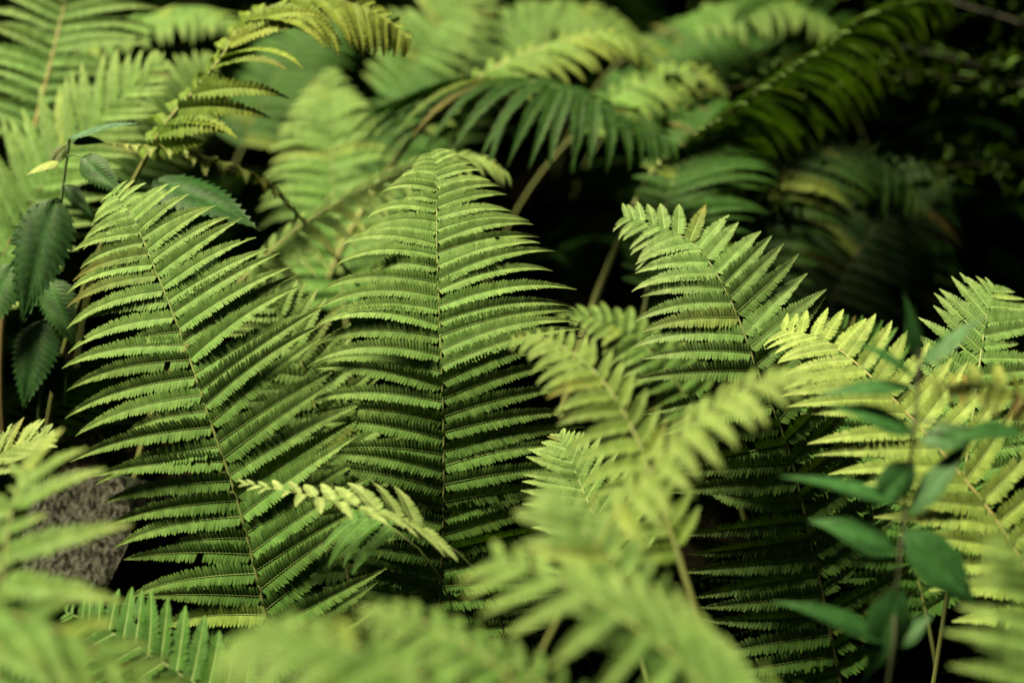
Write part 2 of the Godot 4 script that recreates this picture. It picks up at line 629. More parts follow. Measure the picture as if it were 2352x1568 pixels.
func front_row() -> void:
	var g := "fern fronds"
	frond("large sharp green fern frond on the left leaning left, leaflets before the grey log",
		[V(640, 1560, 1.80), V(605, 1390, 1.79), V(545, 1150, 1.785), V(480, 960, 1.785), V(420, 780, 1.80), V(365, 640, 1.82), V(318, 530, 1.85), V(283, 470, 1.88), V(256, 442, 1.91)],
		{"n": 35, "L": 345.0, "R": 340.0, "profL": [0.80, 0.86, 0.98, 1.0, 1.0, 1.0, 0.86, 0.70, 0.44, 0.10], "profR": [0.8, 0.9, 1.0, 1.0, 1.0, 0.98, 0.9, 0.68, 0.40, 0.10], "lod": 0, "aL": Vector2(76, 64), "aR": Vector2(66, 94), "curl": 0.42, "curlR": 0.16, "ovl": 1.24, "droop": 0.5, "droopR": 0.35, "N": Vector3(-0.2, 0.3, 1)})
	frond("upright sharp fern frond at the centre with a straight stem and drooping leaflet tips",
		[V(1000, 1520, 1.86), V(1010, 1380, 1.835), V(1018, 1200, 1.805), V(1019, 1000, 1.79), V(1012, 800, 1.79), V(1004, 600, 1.82), V(1003, 470, 1.85), V(1002, 400, 1.87), V(990, 350, 1.89)],
		{"n": 37, "L": 335.0, "R": 335.0, "profL": [0.86, 0.92, 1.0, 1.0, 1.0, 1.0, 0.92, 0.76, 0.48, 0.10], "profR": [0.86, 0.92, 1.0, 1.0, 1.0, 1.0, 0.96, 0.76, 0.50, 0.10], "lod": 0, "ovl": 1.22, "aL": Vector2(72, 80), "aR": Vector2(69, 78), "curl": 0.66, "curlR": 0.42, "droop": 0.85, "droopR": 0.55, "N": Vector3(0, 0.3, 1), "rise": 0.22, "twist": 0.18})
	frond("sharp fern frond right of centre whose pale tip bends to the left, dark leaflets below",
		[V(1930, 1560, 1.92), V(1885, 1340, 1.88), V(1838, 1130, 1.84), V(1800, 1000, 1.82), V(1740, 850, 1.81), V(1692, 720, 1.82), V(1642, 622, 1.84), V(1592, 560, 1.87), V(1525, 525, 1.89), V(1438, 500, 1.90)],
		{"n": 32, "L": 310.0, "R": 250.0, "profL": [1.05, 1.05, 1.05, 1.0, 0.98, 0.94, 0.86, 0.66, 0.42, 0.2], "profR": [1.0, 1.0, 1.0, 1.0, 1.0, 1.0, 0.95, 0.72, 0.5, 0.2], "lod": 0, "ovl": 1.20, "aL": Vector2(76, 56), "aR": Vector2(70, 60), "curl": 0.35, "curlR": 0.05, "droop": 0.6, "droopR": 0.25, "N": Vector3(0.0, 0.3, 1), "N2": Vector3(-0.1, 0.8, 0.7), "tip": Color(0.228, 0.280, 0.130)})
	frond("yellow green fern frond on the right with a rusty stem, behind the dark leafy stalk",
		[V(2440, 1440, 1.56), V(2350, 1290, 1.58), V(2275, 1175, 1.60), V(2190, 1070, 1.62), V(2085, 950, 1.65), V(1965, 832, 1.69), V(1885, 778, 1.73), V(1798, 758, 1.77)],
		{"n": 21, "L": 270.0, "R": 235.0, "profL": [0.8, 0.9, 1.0, 1.0, 1.0, 0.96, 0.85, 0.62, 0.42, 0.25], "profR": [1.0, 1.0, 1.0, 1.0, 0.95, 0.85, 0.75, 0.62, 0.45, 0.25], "lod": 0, "aL": Vector2(58, 52), "aR": Vector2(78, 72), "curl": 0.12, "curlR": -0.1, "droop": 0.4, "droopR": 0.15, "N": Vector3(-0.25, 0.8, 0.8), "col": Color(0.165, 0.235, 0.05), "tip": Color(0.304, 0.370, 0.130), "stem": Color(0.20, 0.13, 0.05), "ovl": 1.0})
	frond("pale sharp fern frond at the right edge with a spiky upright tip",
		[V(2215, 1100, 1.78), V(2240, 920, 1.81), V(2256, 800, 1.84), V(2268, 720, 1.87), V(2283, 660, 1.92)],
		{"n": 17, "L": 170.0, "R": 210.0, "prof": [1.0, 1.0, 1.0, 1.0, 1.0, 0.95, 0.85, 0.75, 0.5, 0.22], "lod": 0, "aL": Vector2(70, 44), "aR": Vector2(76, 60), "curl": -0.1, "droop": 0.2, "N": Vector3(0, 0.3, 1), "tip": Color(0.228, 0.280, 0.130)})
	frond("small sharp fern tip rising right of the central frond's lower leaflets",
		[V(1420, 1340, 1.63), V(1375, 1210, 1.66), V(1335, 1115, 1.69), V(1308, 1050, 1.71), V(1288, 1000, 1.74)],
		{"n": 17, "L": 175.0, "R": 140.0, "prof": [1.0, 1.0, 1.0, 1.0, 0.97, 0.9, 0.78, 0.6, 0.36, 0.16], "lod": 0, "aL": Vector2(62, 46), "aR": Vector2(58, 34), "curl": 0.0, "droop": 0.2, "col": MID, "N": Vector3(-0.1, 0.3, 1)})
	frond("small bright fern tip reaching sideways across the two big fronds' stems",
		[V(980, 1222, 1.62), V(900, 1182, 1.61), V(800, 1158, 1.60), V(680, 1132, 1.61), V(560, 1110, 1.63)],
		{"n": 11, "L": 115.0, "R": 130.0, "prof": [1.0, 1.2, 1.1, 0.85, 0.72, 0.6, 0.52, 0.42, 0.3, 0.2], "lod": 0, "aL": Vector2(150, 30), "aR": Vector2(60, 22), "curl": 0.1, "droop": 0.3, "N": Vector3(0.0, 0.95, 0.4), "col": Color(0.21, 0.28, 0.10), "tip": Color(0.36, 0.42, 0.19), "thick": 0.4, "lean": 0.12, "ovl": 1.2})
	frond("shaded fern leaflets hanging below the small bright tip between the two big fronds",
		[V(905, 1215, 1.66), V(880, 1200, 1.67), V(850, 1190, 1.68), V(815, 1190, 1.69)],
		{"n": 4, "L": 150.0, "R": 60.0, "prof": [1.0, 1.0, 1.0, 0.8], "lod": 0, "aL": Vector2(95, 40), "aR": Vector2(60, 40), "N": Vector3(0, 0.7, 0.7), "col": MID, "tip": MID, "thick": 0.35, "lean": 0.12})
	frond("pale fern tip poking in at the left edge above the grey log",
		[V(-90, 1130, 1.68), V(-40, 1075, 1.68), V(30, 1028, 1.68), V(118, 995, 1.68)],
		{"n": 10, "L": 95.0, "R": 110.0, "lod": 0, "aL": Vector2(42, 28), "aR": Vector2(46, 28), "curl": -0.15, "droop": 0.2, "N": Vector3(0, 0.7, 0.7), "col": Color(0.17, 0.24, 0.07), "tip": Color(0.266, 0.330, 0.130)})
	frond("fern frond low on the left with upright leaflets beside the log's foot",
		[V(640, 1720, 1.50), V(540, 1640, 1.53), V(430, 1560, 1.56), V(320, 1490, 1.59), V(230, 1440, 1.62), V(150, 1405, 1.65)],
		{"n": 17, "L": 150.0, "R": 170.0, "lod": 0, "aL": Vector2(70, 60), "aR": Vector2(60, 56), "curl": -0.2, "droop": 0.3, "N": Vector3(0.1, 0.5, 0.85), "col": DEEP, "tip": MID, "fold": 0.5, "ovl": 1.2})
	# blurred, nearer than the plane of focus
	frond("blurred bright fern frond in the lower left corner with leaflets reaching right",
		[V(-40, 1760, 1.20), V(-12, 1600, 1.22), V(0, 1460, 1.24), V(8, 1320, 1.26), V(22, 1190, 1.29), V(62, 1066, 1.34)],
		{"n": 11, "L": 260.0, "R": 330.0, "profR": [1.0, 1.0, 1.0, 1.0, 1.0, 0.98, 0.9, 0.8, 0.62, 0.4], "aL": Vector2(100, 40), "aR": Vector2(132, 26), "curl": 0.05, "droop": 0.3, "shade": 0.8, "N": Vector3(-0.2, 0.75, 0.8), "tip": Color(0.235, 0.280, 0.094), "ovl": 1.15, "power": 1.1})
	frond("blurred yellow green fern frond across the bottom left corner with hanging leaflets",
		[V(-220, 1390, 1.10), V(-40, 1400, 1.12), V(110, 1440, 1.13), V(250, 1510, 1.14), V(380, 1590, 1.15), V(470, 1680, 1.15)],
		{"n": 9, "L": 150.0, "R": 260.0, "prof": [1.0, 1.0, 1.0, 1.0, 0.95, 0.9, 0.8, 0.65, 0.4, 0.15], "aL": Vector2(50, 40), "aR": Vector2(56, 50), "curl": 0.0, "droop": 0.4, "shade": 0.8, "N": Vector3(-0.4, 0.9, 0.5), "tip": Color(0.243, 0.280, 0.094), "lean": 0.1, "ovl": 0.75})
	frond("blurred bright fern frond at the bottom centre with leaflets hanging like a comb",
		[V(2060, 2010, 1.02), V(1870, 1820, 1.03), V(1680, 1640, 1.05), V(1526, 1490, 1.07), V(1380, 1385, 1.09), V(1240, 1312, 1.12), V(1140, 1276, 1.15)],
		{"n": 14, "L": 250.0, "R": 330.0, "profL": [1.0, 1.0, 1.0, 1.0, 1.0, 0.95, 0.9, 0.85, 0.75, 0.5], "profR": [1.0, 1.0, 1.0, 1.0, 0.95, 0.75, 0.5, 0.35, 0.3, 0.25], "aL": Vector2(128, 30), "aR": Vector2(30, 34), "curl": 0.0, "curlR": 0.0, "droop": 0.2, "droopR": 0.35, "shade": 0.8, "N": Vector3(-0.15, 0.75, 0.75), "tip": Color(0.235, 0.288, 0.094), "thick": 1.1, "ovl": 0.68, "power": 1.12, "rise": 0.0})
	frond("blurred pale fern tip pointing left just above the comb-like frond",
		[V(1560, 1520, 1.14), V(1480, 1400, 1.15), V(1400, 1290, 1.16), V(1330, 1200, 1.18), V(1262, 1120, 1.21)],
		{"n": 12, "L": 200.0, "R": 110.0, "aL": Vector2(62, 40), "aR": Vector2(70, 40), "curl": -0.1, "droop": 0.4, "shade": 0.8, "N": Vector3(-0.1, 0.7, 0.7), "tip": Color(0.213, 0.256, 0.094)})
	frond("blurred fern frond arching across the bottom edge left of centre",
		[V(1260, 1800, 0.92), V(1080, 1640, 0.93), V(920, 1540, 0.94), V(780, 1478, 0.95), V(650, 1440, 0.96), V(570, 1455, 0.97), V(510, 1520, 0.98)],
		{"n": 13, "L": 330.0, "R": 170.0, "aL": Vector2(78, 60), "aR": Vector2(62, 45), "curl": 0.1, "droop": 1.0, "grav": 0.7, "gravR": 0.3, "shade": 0.8, "N": Vector3(-0.1, 0.95, 0.25), "tip": Color(0.220, 0.264, 0.094), "ovl": 1.3})
	frond("blurred pale fern tip just above the one arching across the bottom edge",
		[V(1210, 1600, 1.06), V(1110, 1510, 1.07), V(1010, 1450, 1.08), V(910, 1410, 1.09), V(825, 1392, 1.11)],
		{"n": 10, "L": 130.0, "R": 100.0, "aL": Vector2(70, 50), "aR": Vector2(60, 45), "droop": 0.6, "grav": 0.4, "shade": 0.8, "N": Vector3(-0.1, 0.9, 0.4), "tip": Color(0.235, 0.280, 0.094)})
	frond("small blurred fern tip at the bottom edge left of the comb-like frond",
		[V(1420, 1760, 1.08), V(1320, 1640, 1.09), V(1220, 1555, 1.10), V(1110, 1495, 1.11), V(1005, 1462, 1.12)],
		{"n": 11, "L": 150.0, "R": 100.0, "aL": Vector2(100, 40), "aR": Vector2(60, 45), "droop": 0.4, "shade": 0.8, "N": Vector3(-0.1, 0.85, 0.5), "ovl": 0.9})
	frond("blurred narrow fern frond arching up to the right before the right hand ferns",
		[V(1330, 1330, 1.28), V(1390, 1220, 1.27), V(1480, 1105, 1.26), V(1570, 1000, 1.25), V(1690, 905, 1.24), V(1800, 862, 1.24), V(1920, 855, 1.25)],
		{"n": 19, "L": 90.0, "R": 165.0, "prof": [0.5, 0.75, 0.9, 1.0, 1.0, 0.95, 0.85, 0.7, 0.5, 0.25], "aL": Vector2(60, 40), "aR": Vector2(84, 50), "curl": 0.1, "droop": 0.5, "gravR": 0.7, "shade": 0.8, "N": Vector3(-0.45, 0.85, 0.45), "col": Color(0.152, 0.216, 0.058), "tip": Color(0.258, 0.328, 0.115), "ovl": 1.05})
	frond("blurred yellow green fern frond curling left between the central and right hand fronds",
		[V(1560, 1280, 1.36), V(1510, 1130, 1.38), V(1450, 980, 1.41), V(1380, 870, 1.44), V(1300, 800, 1.48), V(1240, 775, 1.51), V(1180, 782, 1.53)],
		{"n": 19, "L": 160.0, "R": 95.0, "prof": [1.0, 1.0, 1.0, 1.0, 1.0, 0.92, 0.8, 0.6, 0.4, 0.2], "aL": Vector2(74, 50), "aR": Vector2(54, 50), "curl": 0.5, "curlR": -0.1, "droop": 0.6, "droopR": 0.2, "shade": 0.8, "N": Vector3(-0.3, 0.8, 0.8), "col": Color(0.112, 0.176, 0.032), "tip": Color(0.206, 0.264, 0.094), "ovl": 1.0})
	frond("blurred fern frond at the bottom right corner with leaflets pointing left",
		[V(2560, 1800, 1.16), V(2490, 1620, 1.17), V(2430, 1450, 1.18), V(2360, 1310, 1.19), V(2290, 1215, 1.20)],
		{"n": 15, "L": 340.0, "R": 200.0, "prof": [1.0, 1.0, 1.0, 0.95, 0.85, 0.7, 0.55, 0.4, 0.25, 0.1], "aL": Vector2(62, 50), "aR": Vector2(75, 50), "curl": 0.05, "droop": 0.4, "shade": 0.8, "N": Vector3(-0.1, 0.4, 0.9)})
	frond("withering fern frond at the right edge mottled yellow and rusty brown",
		[V(2480, 1010, 1.36), V(2400, 940, 1.36), V(2310, 895, 1.36), V(2220, 880, 1.36), V(2140, 895, 1.36)],
		{"n": 14, "L": 95.0, "R": 90.0, "prof": [1.0, 1.0, 1.0, 1.0, 1.0, 1.0, 0.9, 0.8, 0.6, 0.3], "aL": Vector2(75, 60), "aR": Vector2(80, 60), "curl": 0.3, "droop": 0.8, "shade": 0.8, "N": Vector3(0, 0.7, 0.7), "mottle": 0.33, "twist": 0.9, "col": Color(0.144, 0.184, 0.029), "tip": Color(0.228, 0.248, 0.094)})


# ---------------------------------------------------------------- ferns just behind the plane of focus
func middle_row() -> void:
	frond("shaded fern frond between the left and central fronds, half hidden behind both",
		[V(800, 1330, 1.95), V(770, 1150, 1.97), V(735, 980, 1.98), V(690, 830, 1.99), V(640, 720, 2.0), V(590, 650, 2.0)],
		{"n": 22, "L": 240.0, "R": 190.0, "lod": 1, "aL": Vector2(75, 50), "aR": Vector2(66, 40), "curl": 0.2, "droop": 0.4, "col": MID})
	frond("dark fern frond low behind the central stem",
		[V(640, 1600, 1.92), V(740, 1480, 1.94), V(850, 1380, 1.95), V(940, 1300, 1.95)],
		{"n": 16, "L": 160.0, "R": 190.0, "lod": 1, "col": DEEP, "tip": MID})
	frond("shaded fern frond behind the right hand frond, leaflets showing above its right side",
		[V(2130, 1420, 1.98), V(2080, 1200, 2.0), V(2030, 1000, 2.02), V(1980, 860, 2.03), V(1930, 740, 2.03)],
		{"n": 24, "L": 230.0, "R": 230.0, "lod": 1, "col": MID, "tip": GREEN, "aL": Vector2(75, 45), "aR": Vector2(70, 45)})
	frond("blurred fern frond seen low between the central and right hand fronds",
		[V(1620, 990, 2.25), V(1540, 860, 2.25), V(1450, 770, 2.26), V(1360, 730, 2.26), V(1280, 725, 2.25)],
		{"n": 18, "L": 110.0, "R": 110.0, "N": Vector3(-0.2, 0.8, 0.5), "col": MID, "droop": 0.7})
	frond("blurred fern frond behind the central tip, stem slanting with leaflets hanging below",
		[V(560, 640, 2.22), V(660, 545, 2.22), V(770, 470, 2.22), V(890, 410, 2.22), V(1000, 362, 2.22), V(1100, 362, 2.22), V(1160, 395, 2.22)],
		{"n": 22, "L": 70.0, "R": 200.0, "profR": [0.7, 1.0, 1.0, 0.95, 0.9, 0.8, 0.7, 0.6, 0.45, 0.25], "aL": Vector2(60, 40), "aR": Vector2(72, 40), "curl": 0.1, "droop": 0.5, "gravR": 0.45, "N": Vector3(-0.3, 0.85, 0.55), "col": Color(0.16, 0.26, 0.07), "tip": Color(0.30, 0.37, 0.14), "ovl": 0.95, "stem": Color(0.24, 0.26, 0.09), "thick": 1.5})


# ---------------------------------------------------------------- the blurred ferns behind
func back_row() -> void:
	frond("blurred fern frond with a tan stem in the top left corner",
		[V(70, 330, 2.45), V(95, 230, 2.46), V(122, 120, 2.48), V(148, 10, 2.5), V(170, -90, 2.5), V(185, -190, 2.5)],
		{"n": 22, "L": 190.0, "R": 240.0, "aL": Vector2(78, 50), "aR": Vector2(84, 50), "curl": 0.4, "droop": 0.4, "stem": Color(0.30, 0.22, 0.10), "thick": 1.6, "N": Vector3(0, 0.4, 1), "col": GREEN})
	frond("blurred fern frond leaning right below the tan stemmed one at the left edge",
		[V(-60, 720, 2.30), V(20, 560, 2.32), V(110, 410, 2.33), V(210, 290, 2.34), V(300, 205, 2.34), V(375, 140, 2.34)],
		{"n": 26, "L": 230.0, "R": 200.0, "aL": Vector2(62, 40), "aR": Vector2(68, 40), "curl": 0.05, "droop": 0.3, "N": Vector3(-0.2, 0.5, 0.9), "col": GREEN})
	frond("blurred fern frond tip behind the nettle, left of the arched frond",
		[V(300, 420, 2.6), V(350, 320, 2.6), V(400, 240, 2.6), V(450, 170, 2.6), V(490, 130, 2.6)],
		{"n": 18, "L": 130.0, "R": 130.0, "col": GREEN, "N": Vector3(0, 0.5, 0.8)})
	frond("blurred arched fern frond at the top left with curled edges along its bent stem",
		[V(330, 370, 2.10), V(380, 285, 2.10), V(445, 210, 2.11), V(510, 130, 2.12), V(560, 52, 2.13), V(650, 8, 2.14), V(770, 0, 2.14), V(880, 40, 2.13), V(940, 90, 2.12)],
		{"n": 26, "L": 90.0, "R": 240.0, "profL": [1.0, 1.0, 0.9, 0.9, 0.9, 0.9, 0.8, 0.7, 0.5, 0.2], "profR": [0.7, 0.9, 1.0, 1.0, 0.95, 0.85, 0.75, 0.6, 0.4, 0.2], "aL": Vector2(60, 50), "aR": Vector2(60, 44), "curl": 0.6, "droop": 2.3, "curlR": 0.25, "droopR": 0.6, "gravR": 0.3, "N": Vector3(-0.45, 0.5, 0.75), "twist": 0.8, "col": Color(0.12, 0.20, 0.035), "tip": Color(0.34, 0.36, 0.07), "thick": 1.2})  # olive-yellow tint paints in light coming through the leaflets
	frond("blurred pale fern tip drooping over the nettle leaves at the left",
		[V(690, 500, 2.20), V(620, 430, 2.18), V(540, 385, 2.15), V(440, 355, 2.12), V(340, 338, 2.08), V(230, 328, 2.04)],
		{"n": 15, "L": 110.0, "R": 60.0, "aL": Vector2(76, 60), "aR": Vector2(60, 40), "grav": 0.9, "droop": 0.4, "N": Vector3(0, 0.98, 0.15), "col": Color(0.18, 0.23, 0.06), "tip": Color(0.36, 0.40, 0.16)})
	frond("blurred upright fern frond behind and left of the central frond",
		[V(790, 700, 2.62), V(775, 560, 2.68), V(765, 430, 2.74), V(760, 310, 2.81), V(758, 220, 2.88), V(760, 160, 2.94)],
		{"n": 24, "L": 175.0, "R": 165.0, "profL": [0.9, 1.0, 1.0, 1.0, 1.0, 0.9, 0.75, 0.55, 0.35, 0.12], "profR": [0.9, 1.0, 1.0, 1.0, 1.0, 0.9, 0.75, 0.55, 0.35, 0.12], "curl": 0.65, "droop": 0.7, "rise": 0.2, "N": Vector3(0, 0.45, 0.9), "col": GREEN, "tip": YELLOW})
	frond("blurred fern frond with a thick pale stem rising behind the central tip",
		[V(880, 410, 2.62), V(945, 320, 2.62), V(1015, 255, 2.63), V(1090, 185, 2.64), V(1190, 130, 2.65), V(1300, 95, 2.66), V(1410, 82, 2.66), V(1490, 130, 2.66)],
		{"n": 24, "L": 55.0, "R": 160.0, "profL": [0.0, 0.0, 0.3, 0.8, 1.0, 1.0, 1.0, 0.9, 0.7, 0.4], "profR": [0.0, 0.0, 0.4, 0.8, 1.0, 1.0, 0.9, 0.75, 0.55, 0.3], "aL": Vector2(60, 40), "aR": Vector2(66, 30), "gravR": 0.5, "droop": 0.9, "droopR": 0.4, "N": Vector3(-0.4, 0.55, 0.7), "stem": Color(0.27, 0.28, 0.11), "thick": 1.9, "tip": Color(0.29, 0.31, 0.08)})
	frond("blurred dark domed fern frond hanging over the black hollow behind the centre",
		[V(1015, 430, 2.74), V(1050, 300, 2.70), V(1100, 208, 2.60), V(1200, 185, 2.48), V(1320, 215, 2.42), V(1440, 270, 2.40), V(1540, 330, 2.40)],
		{"n": 40, "ovl": 1.8, "L": 90.0, "R": 400.0, "profL": [0.0, 0.2, 0.8, 1.0, 1.0, 0.9, 0.8, 0.6, 0.4, 0.15], "profR": [0.0, 0.2, 0.8, 1.0, 1.0, 0.9, 0.75, 0.55, 0.35, 0.15], "aL": Vector2(70, 50), "aR": Vector2(84, 50), "grav": 0.6, "gravR": 0.9, "droop": 0.4, "droopR": 0.3, "N": Vector3(0.1, 0.8, 0.5), "col": DEEP * 0.5, "tip": DEEP * 0.8, "twist": 0.3})  # leaf colour darkened to paint the shade on its hanging side
	frond("blurred short fern tip with hanging leaflets right of the domed frond",
		[V(1330, 300, 2.85), V(1400, 235, 2.85), V(1480, 190, 2.85), V(1560, 165, 2.85), V(1620, 170, 2.85), V(1670, 215, 2.85)],
		{"n": 16, "L": 60.0, "R": 130.0, "aL": Vector2(60, 40), "aR": Vector2(66, 30), "gravR": 0.6, "N": Vector3(-0.35, 0.6, 0.7), "tip": Color(0.28, 0.30, 0.08)})
	frond("blurred long arching fern frond at the top right with dark hanging leaflets",
		[V(1420, 560, 2.50), V(1480, 430, 2.50), V(1540, 355, 2.50), V(1690, 250, 2.50), V(1860, 135, 2.50), V(1990, 45, 2.50), V(2110, 5, 2.50), V(2180, 10, 2.5)],
		{"n": 56, "L": 470.0, "R": 70.0, "profL": [0.7, 0.9, 1.0, 1.0, 1.0, 0.95, 0.85, 0.65, 0.4, 0.15], "profR": [0.0, 0.3, 0.6, 0.8, 1.0, 1.0, 1.0, 0.9, 0.6, 0.3], "aL": Vector2(60, 40), "aR": Vector2(40, 35), "droop": 0.4, "grav": 0.5, "droopR": 1.0, "N": Vector3(-0.4, 0.8, -0.38), "col": GREEN, "tip": YELLOW, "stem": Color(0.32, 0.35, 0.14), "thick": 2.2, "twist": 0.35, "ovl": 1.6})
	frond("dim blurred fern frond at the top edge right of the centre",
		[V(1080, 130, 3.5), V(1160, 70, 3.5), V(1260, 40, 3.5), V(1370, 45, 3.5), V(1470, 90, 3.5)],
		{"n": 20, "L": 110.0, "R": 150.0, "N": Vector3(0, 0.7, 0.6), "droop": 0.6, "gravR": 0.4, "col": MID})
	frond("dim blurred fern frond behind the pale stem at the top centre",
		[V(900, 220, 3.2), V(960, 130, 3.2), V(1010, 60, 3.2), V(1060, 0, 3.2), V(1110, -60, 3.2)],
		{"n": 18, "L": 140.0, "R": 140.0, "N": Vector3(0, 0.6, 0.8), "droop": 0.5, "col": GREEN})
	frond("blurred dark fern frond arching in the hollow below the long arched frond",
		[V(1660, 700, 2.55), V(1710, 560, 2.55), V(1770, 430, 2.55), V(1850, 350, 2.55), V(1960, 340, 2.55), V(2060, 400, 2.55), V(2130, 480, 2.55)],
		{"n": 22, "L": 60.0, "R": 220.0, "aR": Vector2(66, 40), "gravR": 0.6, "N": Vector3(-0.3, 0.35, 0.9), "col": DEEP * 0.4, "tip": DEEP * 0.6})  # shade painted in: darker leaf colour where no real shadow reaches
	frond("blurred fern frond at the top centre whose pale stem rises out of the picture",
		[V(1060, 330, 3.3), V(1065, 200, 3.3), V(1075, 90, 3.3), V(1095, -20, 3.3), V(1120, -120, 3.3)],
		{"n": 18, "L": 130.0, "R": 90.0, "aL": Vector2(110, 60), "grav": 0.3, "N": Vector3(-0.1, 0.4, 0.9), "stem": Color(0.24, 0.26, 0.10), "thick": 2.0})
	frond("blurred fern frond crossing the top edge right of the tan stemmed one",
		[V(180, 120, 2.9), V(280, 70, 2.9), V(390, 40, 2.9), V(490, 40, 2.9), V(580, 80, 2.9)],
		{"n": 18, "L": 110.0, "R": 130.0, "N": Vector3(0, 0.8, 0.5), "droop": 0.6, "grav": 0.3})
	frond("blurred fern frond with level leaflets below the bright stem of the long arched frond",
		[V(1490, 660, 2.42), V(1515, 540, 2.44), V(1545, 420, 2.48), V(1590, 310, 2.54), V(1650, 230, 2.62)],
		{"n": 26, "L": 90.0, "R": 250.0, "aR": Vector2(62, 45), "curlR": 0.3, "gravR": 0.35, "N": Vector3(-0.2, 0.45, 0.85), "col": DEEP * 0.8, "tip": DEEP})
	frond("blurred fern frond filling the gap between the arched frond and the upright one",
		[V(560, 330, 3.3), V(610, 220, 3.32), V(660, 130, 3.35), V(720, 70, 3.4), V(800, 50, 3.4)],
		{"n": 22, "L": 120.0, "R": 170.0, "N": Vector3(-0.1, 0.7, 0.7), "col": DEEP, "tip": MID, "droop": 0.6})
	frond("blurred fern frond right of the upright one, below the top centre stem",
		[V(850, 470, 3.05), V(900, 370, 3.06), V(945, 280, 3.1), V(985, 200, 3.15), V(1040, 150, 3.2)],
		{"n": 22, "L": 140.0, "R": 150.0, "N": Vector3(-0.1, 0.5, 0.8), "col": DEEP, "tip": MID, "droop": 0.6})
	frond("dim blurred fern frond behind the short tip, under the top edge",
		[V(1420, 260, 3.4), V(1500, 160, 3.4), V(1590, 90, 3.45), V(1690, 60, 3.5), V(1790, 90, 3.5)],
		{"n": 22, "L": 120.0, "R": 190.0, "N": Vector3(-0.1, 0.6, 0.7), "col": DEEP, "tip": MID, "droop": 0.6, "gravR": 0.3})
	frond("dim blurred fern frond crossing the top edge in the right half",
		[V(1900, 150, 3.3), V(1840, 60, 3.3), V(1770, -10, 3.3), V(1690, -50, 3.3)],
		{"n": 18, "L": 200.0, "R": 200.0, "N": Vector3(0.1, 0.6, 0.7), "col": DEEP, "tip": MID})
	frond("dim blurred fern frond in the hollow right of the long arched frond",
		[V(1900, 720, 2.75), V(1960, 600, 2.75), V(2030, 500, 2.76), V(2110, 430, 2.78), V(2190, 420, 2.8)],
		{"n": 20, "L": 150.0, "R": 210.0, "N": Vector3(-0.1, 0.4, 0.9), "gravR": 0.4, "stem": Color(0.02, 0.03, 0.01), "col": DEEP * 0.3, "tip": DEEP * 0.4})  # leaf and stem colours darkened to carry the shade of the hollow
	frond("blurred green fern frond at the top edge behind the long arched frond",
		[V(1560, 60, 3.3), V(1680, 20, 3.3), V(1800, 10, 3.3), V(1900, 60, 3.3), V(1970, 120, 3.3)],
		{"n": 18, "L": 100.0, "R": 160.0, "N": Vector3(0, 0.8, 0.4), "droop": 0.6, "gravR": 0.4, "col": MID})


# ---------------------------------------------------------------- broad leaves
func broad_leaf(from: Vector3, to: Vector3, width: float, up: Vector3, sag: float, teeth: int, fold: float, pucker: float, col: Color, wide_at: float, org: Vector3) -> ArrayMesh:
	var st := SurfaceTool.new()
	st.begin(Mesh.PRIMITIVE_TRIANGLES)
	st.set_smooth_group(0)
	var nl := teeth * 3 if teeth > 0 else 22
	var m := 7
	var axis := to - from
	var len := axis.length()
	var d := axis / len
	var nn := (up - d * up.dot(d)).normalized()
	var side := d.cross(nn)
	var grid := []
	for i in nl + 1:
		var u := float(i) / nl
		var prof: float
		if u < wide_at:
			prof = pow(sin(u / wide_at * PI / 2), 0.62 if teeth > 0 else 0.85)
		else:
			prof = pow(cos((u - wide_at) / (1.0 - wide_at) * PI / 2), 1.2 if teeth > 0 else 1.6)
		var edge := 1.0
		var back := 0.0
		if teeth > 0:
			edge = [1.16, 0.92, 1.04][i % 3]
			back = [0.022, 0.0, 0.012][i % 3] * len
		var row := []
		for j in range(-m, m + 1):
			var f := float(j) / m
			var af := absf(f)
			var x: float = width * 0.5 * prof * f * (edge if absi(j) == m else 1.0)
			var rise := fold * absf(x) - 0.55 * x * x / maxf(width, 0.001)
			var vein := sin((u * 7.5 - af * 1.5) * TAU)
			rise += pucker * width * (0.5 - 0.5 * pow(absf(vein), 0.5)) * minf(1.0, af * 3.0) * (1.0 - af * 0.4)
			rise += 0.012 * width * sin(u * 9.0 + f * 4.0)
			var q := from + d * (len * u + (back if absi(j) == m else 0.0)) + side * x + nn * (rise + sag * len * 4.0 * u * (1.0 - u))
			row.append(q - org)
		grid.append(row)
	for i in nl:
		for j in 2 * m:
			var a: Vector3 = grid[i][j]
			var b: Vector3 = grid[i][j + 1]
			var c: Vector3 = grid[i + 1][j]
			var e: Vector3 = grid[i + 1][j + 1]
			var k := 1.0 + 0.5 * exp(-pow((j + 0.5 - m) / 0.7, 2.0))
			k += 0.35 * pow(1.0 - absf(sin((float(i) / nl * 7.5 - absf(j + 0.5 - m) / m * 1.5) * PI)), 5.0)
			k *= 0.9 + 0.2 * sin(i * 0.37 + j * 0.9) * sin(j * 0.53)
			var cc := Color(col.r * k, col.g * k, col.b * k)
			for q in [a, c, b, b, c, e]:
				st.set_color(cc)
				st.add_vertex(q)
			triangles += 2
	st.index()
	st.generate_normals()
	return st.commit()


